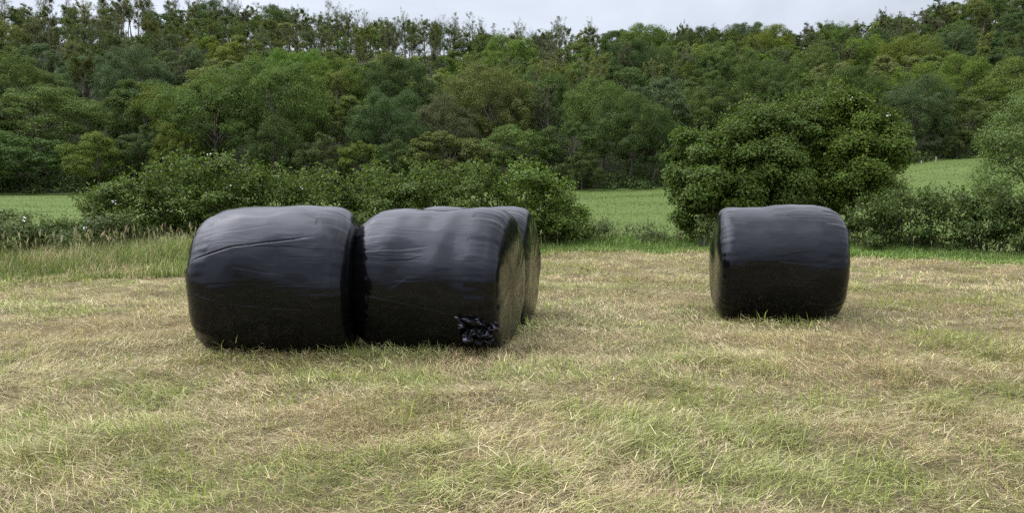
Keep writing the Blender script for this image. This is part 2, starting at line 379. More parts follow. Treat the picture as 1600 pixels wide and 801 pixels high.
b1 = bale('black wrapped bale at the left end with diagonal film creases', -2.15, 7.38, 1, 11, .735, .69, (4.2, 7.5),
     [([-.70, -.55, -.2, .15, .45], [15, 24, 31, 36, 40], .016, .20, 1), ([-.70, -.5, -.15, .2, .5], [4, -4, -10, -13, -14], .0035, .04, 1)])
b2 = bale('black wrapped bale with a crumpled loose flap low on its front', -.712, 7.60, -12, 23, .74, .69, (5.0, 8.5),
     [([-.5, -.2, .1, .42], [-4, -8, -13, -18], .003, .04, 1), ([-.55, -.3, 0], [40, 41, 42], .002, .05, 1)], roll=-.2)
b3 = bale('black wrapped bale half hidden behind the bale with the loose flap', -.43, 9.02, -12, 37, .685, .69, (5.5, 8), roll=-.6)
b4 = bale('black wrapped bale standing alone beside the big thorn tree', 3.07, 9.28, -8, 41, .715, .68, (7.5, 5.5),
     [([.1, .3, .55], [52, 51, 50], .002, .05, 1), ([-.1, .2, .5], [8, 6, 7], .002, .06, 1)])
f = link('loose_flap', crumple('loose_flap', .38, .33, 5, .05, ragged=.18), b2); f.location = (.55, -.63, .27); f.rotation_euler = (R(-24), R(24), R(14))
f['label'] = 'crumpled shiny loose end of black film'
f = link('film_tail', crumple('film_tail', .10, .17, 9, .03, 30, 34), b1); f.location = (-.665, -.30, .62); f.rotation_euler = (R(8), R(5), R(-65))
f['label'] = 'short gathered tail of torn film'

# ------------------------------------------------------------------ grass
def blades(rng, x, y, z, length, width, lean, az, c, curl=.5):
    n = len(x)
    d = np.stack([np.cos(az) * np.sin(lean), np.sin(az) * np.sin(lean), np.cos(lean)], 1)
    l2 = np.clip(lean + curl * rng.uniform(.1, 1, n), 0, 1.75)
    d2 = np.stack([np.cos(az) * np.sin(l2), np.sin(az) * np.sin(l2), np.cos(l2)], 1)
    fa = az + PI / 2 + rng.normal(0, .5, n); s = np.stack([np.cos(fa), np.sin(fa), np.zeros(n)], 1) * (width / 2)[:, None]
    p = np.stack([x, y, z], 1); mid = p + d * (length * .55)[:, None]; tip = mid + d2 * (length * .45)[:, None]
    v = np.empty((n, 5, 3)); v[:, 0] = p - s; v[:, 1] = p + s; v[:, 2] = mid + s * .8; v[:, 3] = mid - s * .8; v[:, 4] = tip
    b = np.arange(n)[:, None] * 5
    return v.reshape(-1, 3), b + np.array([[0, 1, 2, 3]]), b + np.array([[3, 2, 4]]), np.repeat(c, 5, axis=0)
def build_blades(name, parts, mat, label, cat='grass'):
    V, Q, T, C = [], [], [], []; n = 0
    for v, q, t, c in parts:
        V.append(v); Q.append(q + n); T.append(t + n); C.append(c); n += len(v)
    o = link(name, mesh_np(name, np.concatenate(V), np.concatenate(Q), np.concatenate(T), np.concatenate(C), mat))
    tag(o, label, cat, kind='stuff'); return o
STRAW = np.array([[.535, .46, .25], [.63, .555, .34], [.46, .375, .21], [.39, .30, .18], [.50, .455, .235]])
GREEN = np.array([[.24, .27, .08], [.30, .325, .105], [.19, .22, .07], [.37, .39, .14]])
def pick(rng, pal, n, var=.16): return pal[rng.integers(0, len(pal), n)] * rng.lognormal(0, var, n)[:, None]
def in_bale(x, y, grow=0.0):
    m = np.zeros(len(x), bool)
    for bx, by, yaw, Lh, Rr in BALES:
        dx, dy = x - bx, y - by; u = dx * math.cos(yaw) + dy * math.sin(yaw); v = -dx * math.sin(yaw) + dy * math.cos(yaw)
        m |= (np.abs(u) < Lh - .10 + grow) & (np.abs(v) < .30 + grow)
    return m
TUSS = [(1465, 645, .22), (230, 612, .25), (1105, 575, .3), (1010, 590, .3), (1185, 585, .25), (740, 535, .14), (960, 700, .25), (345, 560, .3), (620, 650, .35), (1560, 550, .35), (60, 735, .3), (1420, 600, .2)]
TUSS = [(at(u, v, 1.0), r) for u, v, r in TUSS]
TUSS = [(p.x * (CAM_H / (CAM_H - p.z)), CAM_H / (CAM_H - p.z), r) for p, r in TUSS]
def field_grass():
    parts = []
    for (y0, y1, dens, wd) in ((2.4, 5.2, 640, .0040), (5.2, 8.0, 380, .0050), (8.0, 12.0, 160, .0072), (12.0, 20, 75, .0105)):
        rg = np.random.default_rng(int(y0 * 10)); half = .74 * y1 + 2.0
        m = int(dens * (y1 - y0) * 2 * half); cx = rg.uniform(-half, half, m); cyy = rg.uniform(y0, y1, m)      # tuft centres
        k = np.abs(cx) < .74 * cyy + 2.0; cx, cyy = cx[k], cyy[k]; m = len(cx)
        gn = NC.fbm(cx * .8 + 60, cyy * 1.3 + 31, 4); fine = ND.fbm(cx * 2.6, cyy * 2.6, 2); br = NA.fbm(cx * 1.1 + 11, cyy * 1.9 + 90, 3); pn = NB.fbm(cx * .75 + 3, cyy * .95 + 8, 3)
        ed = edge(px_arr(cx, cyy)); tus = np.zeros(m)
        for tx, ty, tr in TUSS: tus = np.maximum(tus, np.exp(-((cx - tx) ** 2 + ((cyy - ty) * .8) ** 2) / tr ** 2))
        gf = np.clip((gn - .50) * 2.8 + .24 + (fine - .5) * 1.4, .03, .85) - .12 * sstep(9, 14, cyy)
        gf = np.maximum(np.maximum(gf, tus * .6), sstep(.8, .1, ed - cyy) * .75); gf = np.maximum(gf, sstep(-4, -9, cx) * sstep(8, 12, cyy) * .5)
        flow = 2.6 * NB.fbm(cx * .30 + 70, cyy * .45, 2) * PI + rg.normal(0, .95, m)
        tl = rg.lognormal(0, .30, m) * (.7 + .9 * np.clip(pn - .25, 0, .6)) * (1 + tus * 1.3)
        lay = np.clip(rg.random(m) + (fine - .5) * .9, 0, 1) * (1 - tus * .6); nb = 12
        ci = np.repeat(np.arange(m), nb); n = len(ci)
        rad = rg.normal(0, .035 + .0022 * cyy[ci], (2, n)); x = cx[ci] + rad[0]; y = cyy[ci] + rad[1]
        k = (y < ed[ci] + .3) & ~in_bale(x, y); ci, x, y = ci[k], x[k], y[k]; n = len(ci)
        green = rg.random(n) < np.clip(gf[ci] + np.where(rg.random(m) < .5, .2, -.2)[ci], .02, .95)
        tone = rg.lognormal(0, .20, m)[ci]; si = rg.integers(0, len(STRAW), m)[ci]; gi = rg.integers(0, len(GREEN), m)[ci]
        mixd = rg.random(n) < .45; si = np.where(mixd, rg.integers(0, len(STRAW), n), si); gi = np.where(mixd, rg.integers(0, len(GREEN), n), gi)
        c = np.where(green[:, None], GREEN[gi], STRAW[si]) * (tone * rg.lognormal(0, .14, n))[:, None]
        brown = np.clip((br[ci] - .52) * 4, 0, .42)[:, None]; c = np.where(green[:, None], c * (1 - .2 * brown), c * (1 - brown) + c * np.array([.80, .66, .66]) * brown)
        down = rg.random(n) < .25 + .55 * lay[ci]
        lean = np.where(down, rg.normal(1.25, .16, n), np.abs(rg.normal(.45, .30, n)))
        ln = np.where(down, rg.uniform(.045, .125, n), rg.uniform(.025, .068, n)) * tl[ci]; ln = np.where(ln > .105, .105 + (ln - .105) * .35, ln)
        spr = green & (rg.random(n) < .05); ln = np.where(spr, rg.uniform(.08, .15, n), ln); lean = np.where(spr, np.abs(rg.normal(.2, .2, n)), lean); c = np.where(spr[:, None], c * np.array([1.05, 1.15, .9]), c)
        nearb = in_bale(x, y, .22); ln = np.where(nearb & ~down, ln * 1.1, ln)
        az = flow[ci] + rg.normal(0, .75, n) + np.where(down, 0, rg.uniform(-1.5, 1.5, n))
        z = ground_z(x, y) + np.where(down, rg.uniform(.0, .05, n) * tl[ci], -.006) - .004
        parts.append(blades(rg, x, y, z, ln, wd * rg.uniform(.5, 1.3, n) * np.where(green, 1.1, .85), np.clip(lean, 0, 1.5), az, c, .6))
    build_blades('mown_grass', parts, M_GRASS, 'dry straw and green regrowth lying over the mown field')
field_grass()

def tall_grass():
    parts = []; rg = np.random.default_rng(55)
    n = 150000; p = rg.uniform(-260, 1860, n); e = edge(p)
    y = e + rg.uniform(-.15, 1, n) ** 1.0 * np.interp(p, [-200, 0, 330, 560, 830, 1100, 1330, 1600, 1900], [3.2, 3.2, 3.2, 2.6, 2.5, 2.6, 1.5, 1.3, 1.3]); x = (p - 800) / F_PX * y
    dep = y - e
    hm = np.interp(p, [-200, 0, 300, 420, 830, 1000, 1090, 1330, 1600], [.40, .42, .50, .48, .36, .36, .32, .36, .30])
    hn = NC.fbm(x * .8 + 5, y * .8 + 3, 3)
    ln = hm * (.35 + .65 * sstep(0, 1.6, dep)) * (.55 + .9 * hn) * rg.uniform(.45, 1.15, n)
    gn = NA.fbm(x * .6 + 20, y * .6 + 50, 3)
    g = rg.random(n) < .86 - .35 * sstep(.45, .65, gn) * (p < 500)
    G2 = np.array([[.115, .155, .040], [.145, .185, .050], [.095, .130, .036], [.18, .215, .07]])
    c = np.where(g[:, None], pick(rg, G2, n, .2), pick(rg, STRAW * .8, n))
    c *= (.95 + .5 * hn)[:, None]
    c = c * np.where((p > 780)[:, None], np.array([.82, 1.06, .75]), 1.0); lean = np.abs(rg.normal(.22, .22, n)); az = rg.normal(.3, 1.4, n)
    parts.append(blades(rg, x, y, ground_z(x, y) - .01, ln, rg.uniform(.006, .014, n), lean, az, c, .9))
    # flowering stalks with seed heads
    m = 900; p = np.where(rg.random(m) < .7, rg.uniform(-250, 420, m), rg.uniform(820, 1860, m)); e = edge(p); y = e + rg.uniform(.5, 4.0, m) * np.interp(p, [300, 900], [1, .5]); x = (p - 800) / F_PX * y
    h = np.interp(p, [-200, 300, 830, 1100], [.66, .72, .46, .46]) * rg.uniform(.45, 1.12, m); az = rg.uniform(0, 6.28, m); lean = np.abs(rg.normal(.1, .1, m))
    c = pick(rg, STRAW * np.array([.62, .66, .60]), m); z = ground_z(x, y)
    parts.append(blades(rg, x, y, z, h, np.full(m, .006), lean, az, c, .25))
    hx = x + np.cos(az) * np.sin(lean) * h * .85; hy = y + np.sin(az) * np.sin(lean) * h * .85; hz = z + h * .82
    for kk in range(3): parts.append(blades(rg, hx, hy, hz + kk * .02, h * .16, np.full(m, .018), lean + rg.uniform(0, .4, m), az + rg.normal(0, .8, m), c * .9, .5))
    build_blades('tall_grass', parts, M_GRASS, 'uncut tall grass with seed heads along the hedge bank')
tall_grass()

def meadow_grass():
    rg = np.random.default_rng(77); n = 50000
    p = np.concatenate([rg.uniform(-150, 260, n // 4), rg.uniform(860, 1160, n // 3), rg.uniform(1280, 1760, n - n // 4 - n // 3)]); n = len(p)
    e = edge(p); wd = wood(p); t = rg.random(n) ** 1.5; y = e + 2.0 + (wd - e - 2) * t; x = (p - 800) / F_PX * y
    gn = NA.fbm(x * .12, y * .3 + 9, 3)
    G2 = np.array([[.080, .118, .027], [.086, .124, .029], [.093, .129, .032]])
    c = pick(rg, G2, n, .06) * (.85 + .35 * gn)[:, None]
    ln = (.03 + .0008 * y) * rg.uniform(.6, 1.4, n); ln *= 1 + .8 * sstep(4, 1, wd - y)
    parts = [blades(rg, x, y, ground_z(x, y) - .01, ln, .005 + .0007 * y * rg.uniform(.6, 1.3, n), np.abs(rg.normal(.5, .3, n)), rg.uniform(0, 6.28, n), c, .8)]
    build_blades('meadow_grass', parts, M_GRASS, 'short green grass growing over the meadow behind the hedge')
meadow_grass()

# ------------------------------------------------------------------ trees
def lobes_crown(seed, W, H, base=.22, nl=9, npuff=11, cards=95, size=.34, flat=.72, up=.5, skirt=False):
    """broadleaf crown: boughs -> puffs -> leaf-sized faces. Returns leaf points/normals and bough centres"""
    rg = np.random.default_rng(seed)
    cz = H * (base + (1 - base) * .5); rz = H * (1 - base) * .5; rx = W * .5
    P, Nn, B = [], [], []
    for i in range(nl):
        t = (i + .5) / nl; zz = 1 - 1.75 * t if not skirt else 1 - 1.95 * t
        a = i * 2.39996 + rg.uniform(-.4, .4); rr = math.sqrt(max(0, 1 - zz * zz)) * rg.uniform(.62, .82)
        c = np.array([math.cos(a) * rr * rx, math.sin(a) * rr * rx, cz + zz * rz * .68]); lr = rx * rg.uniform(.34, .52)
        B.append((c, lr))
        for k in range(npuff):
            d = rg.normal(size=3); d[2] = d[2] * .8 + .25; d += .5 * (c - [0, 0, cz]) / max(rx, rz); d /= np.linalg.norm(d)
            pc = c + d * lr * np.array([1, 1, .8]) * rg.uniform(.55, 1.0); pr = lr * rg.uniform(.26, .44)
            n = int(cards * rg.uniform(.7, 1.3))
            q = rg.normal(size=(n, 3)); q[:, 2] = q[:, 2] * .8 + .35; q = unit(q)
            P.append(pc + q * pr * np.array([1, 1, flat]) * rg.uniform(.55, 1.12, (n, 1)))
            Nn.append(unit(q * .9 + np.array([0, 0, up]) + rg.normal(0, .30, (n, 3))))
    P = np.concatenate(P); Nn = np.concatenate(Nn)
    k = P[:, 2] > .15
    return P[k], Nn[k], B, size
def limb_tubes(seed, H, boughs, r0, fork=.28, k=6):
    rg = np.random.default_rng(seed); T = Tubes(); top = H * .62
    n = 7; t = np.linspace(0, 1, n); tr = np.stack([np.cumsum(rg.normal(0, .02, n)) * H * .3, np.cumsum(rg.normal(0, .02, n)) * H * .3, t * top], 1); tr[0, :2] = 0
    T.add(tr, r0 * (1.25 - .95 * t) * np.where(t == 0, 1.35, 1), k + 2)
    for c, lr in boughs:
        s = rg.uniform(fork / .62, .85); s = min(s, max(.12, c[2] / top * .7)); b = np.array([np.interp(s, t, tr[:, i]) for i in range(3)])
        u = np.linspace(0, 1, 6)[:, None]; m = b + (c - b) * u; m[:, 2] += np.sin(u[:, 0] * PI) * lr * .35; m[1:-1] += rg.normal(0, .04, (4, 3)) * lr
        T.add(m, r0 * .5 * (1 - .85 * u[:, 0]), 5)
        for _ in range(4):
            d = unit(rg.normal(size=3) + np.array([0, 0, .5])); e = c + d * lr * .9; q = np.linspace(0, 1, 4)[:, None]; st = m[rg.integers(3, 6)]
            T.add(st + (e - st) * q + np.array([0, 0, .1 * lr]) * np.sin(q * PI), r0 * .14 * (1 - .8 * q[:, 0]), 4)
    return T
def sparse_tree(seed, W, H, stems=2, leaf_n=1700, size=.26, r0=.16, low=.32):
    rg = np.random.default_rng(seed); T = Tubes(); P = []
    for s in range(stems):
        a = rg.uniform(0, 6.28); sp = W * .16 * rg.uniform(.3, 1.2) * (stems > 1); n = 9; t = np.linspace(0, 1, n); h = H * rg.uniform(.82, .98)
        wob = np.cumsum(rg.normal(0, .022, (n, 2)), axis=0) * H * .35; wob -= wob[0]
        tr = np.stack([wob[:, 0] + math.cos(a) * sp * t * 1.5, wob[:, 1] + math.sin(a) * sp * t * 1.5, t * h], 1)
        rr = r0 * (1.1 - .98 * t) / math.sqrt(stems) * 1.15; rr[0] *= 1.25; T.add(tr, rr, 6)
        for b in range(int(15 / math.sqrt(stems)) + 3):
            s0 = low + (1 - low) * rg.random() ** .8 * .97; st = np.array([np.interp(s0, t, tr[:, i]) for i in range(3)]); az = rg.uniform(0, 6.28); el = rg.uniform(.45, 1.15)
            ln = W * .5 * rg.uniform(.5, 1.05) * (1.15 - .75 * s0) / max(.55, math.cos(el)) * .8
            u = np.linspace(0, 1, 5); d = np.array([math.cos(az) * math.cos(el), math.sin(az) * math.cos(el), math.sin(el)])
            br = st + d * (u * ln)[:, None]; br[:, 2] += u ** 2 * ln * .15; br[1:] += rg.normal(0, .035 * ln, (4, 3))
            rb = np.interp(s0, t, rr) * .55; T.add(br, rb * (1 - .82 * u), 4)
            P.append((br[-1], ln * .22))
            for w_ in range(5):
                i0 = rg.uniform(.35, 1); s2 = np.array([np.interp(i0, u, br[:, i]) for i in range(3)]); d2 = unit(d * .7 + rg.normal(0, .55, 3) + np.array([0, 0, .35])); l2 = ln * rg.uniform(.22, .45)
                tw = s2 + d2 * (np.linspace(0, 1, 3) * l2)[:, None]; tw[1:] += rg.normal(0, .05 * l2, (2, 3)); T.add(tw, rb * .28 * np.array([1, .65, .25]), 3)
                for q in (.5, .8, 1.0): P.append((s2 + d2 * l2 * q, l2 * .30))
    idx = rg.integers(0, len(P), leaf_n); wt = rg.random(len(P)) ** 1.5; idx = rg.choice(len(P), leaf_n, p=wt / wt.sum())
    c = np.array([P[i][0] for i in idx]); r = np.array([P[i][1] for i in idx])[:, None]
    pts = c + rg.normal(0, .62, (leaf_n, 3)) * np.clip(r, .25, 1.2); nn = unit(rg.normal(0, .6, (leaf_n, 3)) + np.array([0, 0, .8]))
    return pts, nn, T, size
PROTO = {}
def add_proto(kind, W, H, pts, nn, tubes, size, bark, seed, var=.14):
    rg = np.random.default_rng(seed + 900); v, q = leaf_quads(rg, pts, nn, size); c = leaf_cols(rg, len(pts), var)
    tm = tubes.mesh('trunk', bark); cm = mesh_np('crown', v, q, cols=c, mat=M_LEAF)
    PROTO.setdefault(kind, []).append(dict(W=W, H=H, crown=cm, trunk=tm, pts=pts, nn=nn, size=size, tub=tubes.arrays()))
for s in range(4):
    W, H = 15, 13.5; p, n_, B, sz = lobes_crown(100 + s, W, H, .10, 13, 18, 190, .22); add_proto('ash', W, H, p, n_, limb_tubes(100 + s, H, B, .30), sz, M_BARK, s)
for s in range(4):
    W, H = 9.5, 10.5; p, n_, B, sz = lobes_crown(200 + s, W, H, .12, 9, 14, 170, .21); add_proto('round', W, H, p, n_, limb_tubes(200 + s, H, B, .22), sz, M_BARK, 10 + s)
for s in range(3):
    W, H = 8, 6.5; p, n_, B, sz = lobes_crown(300 + s, W, H, .02, 11, 14, 150, .19, .62, .7, True); add_proto('thorn', W, H, p, n_, limb_tubes(300 + s, H, B, .16, .1), sz, M_BARK, 20 + s)
for s in range(5):
    W, H = 7.5, 12; p, n_, T, sz = sparse_tree(400 + s, W, H, 1 + s % 3, 3600 + 400 * s, .20); add_proto('thin', W, H, p, n_, T, sz, M_PALEBARK, 30 + s, .18)
for s in range(4):
    W, H = 6, 11.5; p, n_, T, sz = sparse_tree(500 + s, W, H, 1 + s % 2, 480 + 190 * s, .17, .20, .45); add_proto('bare', W, H, p, n_, T, sz, M_BARK, 40 + s, .18)

COLS = {'mid': (.104, .158, .046), 'dark': (.072, .114, .038), 'yellow': (.132, .182, .042), 'bright': (.125, .198, .046), 'blue': (.090, .140, .062), 'pale': (.165, .208, .078), 'olive': (.108, .144, .048), 'grey': (.122, .150, .078)}
WORD = {'mid': 'mid-green', 'dark': 'dark green', 'yellow': 'yellow-green', 'bright': 'bright green', 'blue': 'blue-green', 'pale': 'pale green', 'olive': 'olive', 'grey': 'grey-green'}
TREES = []   # dict(x,y,W,H,kind,tone,label)
def hand(u0, u1, vtop, Y, kind, tone, label):
    u = (u0 + u1) / 2; x = (u - 800) / F_PX * Y; W = (u1 - u0) / F_PX * Y; zt = at(u, vtop, Y).z; H = zt - gz(x, Y)
    TREES.append(dict(x=x, y=Y, W=W, H=max(H, 2.5), kind=kind, tone=tone, label=label))
HAND = [
 (-40, 112, 212, 89, 'thorn', 'dark', 'dark spreading thorn bush at the meadow edge behind the flowering bramble'),
 (108, 208, 205, 88, 'thorn', 'yellow', 'yellow-green layered thorn bush at the meadow edge left of the big ash'),
 (185, 275, 196, 90, 'thorn', 'dark', 'dark thorn bush between the yellow-green thorn and the big ash'),
 (-30, 165, 134, 104, 'ash', 'mid', 'broad mid-green tree rising behind the dark thorn at far left'),
 (160, 245, 134, 112, 'round', 'blue', 'blue-green rounded tree between the broad far-left tree and the big ash'),
 (262, 415, 118, 94, 'ash', 'mid', 'left half of the twin-crowned big ash, a broad domed tree'),
 (360, 512, 94, 97, 'ash', 'mid', 'tallest domed ash at the wood edge above the left bale'),
 (245, 310, 190, 88, 'thorn', 'yellow', 'small yellowish thorn under the skirt of the big ash'),
 (385, 470, 190, 87, 'thorn', 'dark', 'low dark thorn tucked under the tallest ash'),
 (462, 545, 208, 87, 'thorn', 'olive', 'olive thorn bush at the wood edge right of the tallest ash'),
 (530, 600, 218, 86, 'thorn', 'yellow', 'bright yellow-green thorn bush above the gap between left and middle bales'),
 (495, 572, 104, 106, 'thin', 'pale', 'pale tree with bare slender stems beside the tallest ash'),
 (555, 665, 138, 93, 'ash', 'blue', 'blue-green domed tree in the middle of the wood edge'),
 (640, 742, 150, 98, 'ash', 'grey', 'grey-green tree leaning against the blue-green domed tree'),
 (575, 668, 116, 116, 'round', 'bright', 'bright green flat-topped crown just above the blue-green domed tree'),
 (650, 705, 108, 120, 'round', 'pale', 'pale olive crown right of the bright flat-topped crown'),
 (700, 832, 106, 104, 'ash', 'pale', 'large pale yellow-green dome right of the blue-green tree'),
 (640, 765, 200, 88, 'thorn', 'olive', 'spreading olive thorn behind the hedge above the middle bale'),
 (575, 650, 222, 86, 'thorn', 'dark', 'dark low thorn in front of the blue-green domed tree'),
 (755, 872, 200, 89, 'thorn', 'mid', 'mid-green thorn thicket right of the spreading olive thorn'),
 (790, 905, 112, 108, 'ash', 'mid', 'tall mid-green dome right of the pale yellow-green dome'),
 (845, 935, 185, 89, 'round', 'dark', 'dark rounded tree at the left of the meadow gap'),
 (878, 938, 236, 86, 'thorn', 'olive', 'small olive thorn hanging over the meadow gap'),
 (880, 1000, 128, 99, 'ash', 'mid', 'dome of mixed green behind the dark tree at the meadow gap'),
 (925, 1045, 152, 91, 'ash', 'dark', 'dark bluish tree standing over the middle of the meadow gap'),
 (985, 1055, 200, 90, 'round', 'blue', 'small blue-green tree at the right of the meadow gap'),
 (1020, 1125, 138, 108, 'ash', 'mid', 'mid-green domed tree rising behind the round hazel bush'),
 (1085, 1150, 128, 124, 'round', 'bright', 'bright green crown up the slope behind the round hazel bush'),
 (1105, 1200, 148, 106, 'round', 'dark', 'dark tree half hidden behind the hazel bush top'),
 (1372, 1475, 122, 108, 'ash', 'blue', 'dark blue-green tree at the top left of the right meadow'),
 (1365, 1470, 98, 122, 'ash', 'bright', 'bright green dome behind the dark blue-green tree by right meadow'),
 (1462, 1552, 150, 108, 'round', 'mid', 'rounded tree over the top right of the right meadow'),
 (1530, 1640, 92, 122, 'ash', 'mid', 'broad green tree up the slope over the drooping roadside ash'),
 (1452, 1535, 86, 130, 'ash', 'bright', 'bright domed tree above the rounded tree over right meadow'),
 (1545, 1640, 160, 109, 'round', 'dark', 'dark tree directly behind the drooping tree at far right'),
 (1470, 1510, 200, 106, 'thorn', 'olive', 'little olive bush on the top edge of the right meadow'),
 (1290, 1380, 150, 107, 'round', 'dark', 'dark tree behind the yellowish top of the big thorn'),
 (-160, -30, 180, 92, 'ash', 'mid', 'green tree just past the left end of the wood edge'),
 (1640, 1760, 140, 112, 'ash', 'mid', 'green tree just past the right end of the wood edge'),
]
for h in HAND: hand(*h)
# wood filling the slope: spaced by crown width, kinds and tones drifting in stands as in the photograph
rgf = np.random.default_rng(2024); tries = 0
while tries < 26000 and len(TREES) < 700:
    tries += 1
    y = rgf.uniform(98, 236); u = rgf.uniform(-240, 1840); x = (u - 800) / F_PX * y
    wd = float(wood(u))
    if y < wd + 10: continue
    t = (y - wd) / (CREST_Y - wd)
    stand = float(NA.fbm(x * .03 + 5, y * .03 + 77, 2)); tone_n = float(NB.fbm(x * .05, y * .05 + 33, 2)); rt = rgf.random()
    pthin = np.clip(-.20 + 1.35 * t + (stand - .5) * 2.2, .02, .95)
    if u > 930: pthin *= .75
    if rt < pthin: kind = 'thin'
    else: kind = 'round' if rgf.random() < .78 else 'ash'
    if t > .90 and u < 960: kind = 'bare' if rgf.random() < .62 else 'thin'
    if kind == 'ash': W, H = rgf.uniform(10, 13.5), rgf.uniform(10, 13)
    elif kind == 'round': W, H = rgf.uniform(6.5, 10), rgf.uniform(8, 11)
    elif kind == 'thin': W, H = rgf.uniform(5.5, 8.5), rgf.uniform(9, 12.5)
    else: W, H = rgf.uniform(4.5, 7), rgf.uniform(11, 15)
    if t > .9 and u > 930: H = min(H, 9.5); W = max(W, 7)
    ok = True
    for o in TREES:
        dmin = (W + o['W']) * .5 * (.60 if t > .9 else .70)
        if abs(o['y'] - y) < dmin * 1.0 and (o['x'] - x) ** 2 + (o['y'] - y) ** 2 < dmin * dmin: ok = False; break
        if o['label'] and o['y'] < y + 2 and abs(o['y'] - y) < 14 and abs(o['x'] - x) < o['W'] * .25 and y < 112: ok = False; break
    if not ok: continue
    if kind in ('thin', 'bare'): tone = rgf.choice(['grey', 'olive', 'pale', 'mid'], p=[.45, .28, .12, .15])
    else:
        q = tone_n + rgf.normal(0, .14)
        tone = 'dark' if q < .34 else 'mid' if q < .52 else 'blue' if q < .58 else 'bright' if q < .68 else 'pale' if q < .76 else 'yellow'
        if t > .8 and u > 930 and rgf.random() < .6: tone = 'dark'
    TREES.append(dict(x=x, y=y, W=W, H=H, kind=str(kind), tone=str(tone), label=None, t=t, u=u))
# how much of each tree the photograph's viewpoint could see: nearest first on a coarse grid
G = 6; occ = np.zeros((360 // G, 1900 // G), bool)
for o in sorted(TREES, key=lambda d: d['y']):
    z0 = gz(o['x'], o['y']); u, vt, _ = proj((o['x'], o['y'], z0 + o['H'])); _, vb, _ = proj((o['x'], o['y'], z0 + o['H'] * .15)); hw = o['W'] / 2 * F_PX / o['y'] * .85
    vv, uu = np.mgrid[0:occ.shape[0], 0:occ.shape[1]]; cu = uu * G - 150; cv = vv * G - 40
    e_ = ((cu - u) / hw) ** 2 + ((cv - (vt + vb) / 2) / ((vb - vt) / 2)) ** 2 < 1
    inside = e_ & (cu > -10) & (cu < 1610) & (cv > 0)
    o['see'] = int((inside & ~occ).sum()) + (10000 if o['label'] else 0); o['u'] = u; o['v'] = vt
    if o['kind'] not in ('thin', 'bare'): occ |= e_
    else: occ |= e_ & (((uu + vv) % 3) != 0)
TREES.sort(key=lambda d: -d['see'])
single = TREES[:288]; rest = TREES[288:]
print('trees', len(TREES), 'smallest single', single[-1]['see'])
def zone(o):
    u = o['u']; t = o.get('t', 0)
    hz = ['above the far-left thorns', 'above the bramble corner', 'above the left bale', 'above the middle bale', 'above the meadow gap', 'above the hazel bush', 'above the lone bale', 'above the right meadow', 'above the drooping tree']
    i = int(np.searchsorted([120, 290, 560, 800, 1035, 1150, 1375, 1510], u))
    vz = 'low on the slope' if t < .25 else 'halfway up' if t < .52 else 'high up' if t < .70 else 'just below the skyline' if t < .86 else 'on the skyline'
    return vz + ' ' + hz[i]
KW = {'ash': 'broad', 'round': 'rounded', 'thorn': 'bushy', 'thin': 'thin-leaved', 'bare': 'near-bare'}
from collections import defaultdict
grp = defaultdict(list)
for o in single:
    if not o['label']: grp[f"{WORD[o['tone']]} {KW[o['kind']]} tree {zone(o)}"].append(o)
ORD = ['first', 'second', 'third', 'fourth', 'fifth', 'sixth', 'seventh', 'eighth', 'ninth', 'tenth', 'eleventh', 'twelfth'] + ['next'] * 40
NUM = ['', 'one', 'two', 'three', 'four', 'five', 'six', 'seven', 'eight', 'nine', 'ten', 'eleven', 'twelve'] + [str(i) for i in range(13, 60)]
for b_ in grp: print(len(grp[b_]), b_) if len(grp[b_]) > 6 else None
for base, l in grp.items():
    l.sort(key=lambda d: d['u'])
    if len(l) > 1:
        for i, o in enumerate(l): o['label'] = base + (', leftmost of ' if i == 0 else ', rightmost of ' if i == len(l) - 1 else f', {ORD[i]} of ') + NUM[len(l)]
    else: l[0]['label'] = base
NAMEK = {'ash': 'broadleaf_tree', 'round': 'broadleaf_tree', 'thorn': 'thorn_bush', 'thin': 'thin_tree', 'bare': 'bare_tree'}
def jitter_col(tone, rg):
    c = np.array(COLS[tone]) * np.array([.94, .89, .74]) * rg.lognormal(0, .12) * np.array([rg.normal(1, .05), 1, rg.normal(1, .07)]); return c
used = {}
rgp = np.random.default_rng(31)
for o in single:
    pl = PROTO[o['kind']]; pi = int(rgp.integers(0, len(pl))); pr = pl[pi]; key = (o['kind'], pi)
    if key not in used:
        root = empty(NAMEK[o['kind']], (0, 0, 0)); cr_ = link('crown', pr['crown'], root); tr_ = link('trunk', pr['trunk'], root); used[key] = (root, cr_, tr_)
    else:
        r0, c0, t0 = used[key]; root = r0.copy(); col.objects.link(root)
        cr_ = c0.copy(); col.objects.link(cr_); cr_.parent = root
        tr_ = t0.copy(); col.objects.link(tr_); tr_.parent = root
    root.location = (o['x'], o['y'], gz(o['x'], o['y']) - .15); root.rotation_euler = (0, 0, rgp.uniform(0, 6.28))
    s = o['W'] / pr['W']; root.scale = (s, s, o['H'] / pr['H'])
    cr_.color = (*jitter_col(o['tone'], rgp), 1)
    tag(root, o['label'], 'bush' if o['kind'] == 'thorn' else 'tree', 'thorn bushes along the foot of the wood' if o['kind'] == 'thorn' else 'trees in the hillside wood')
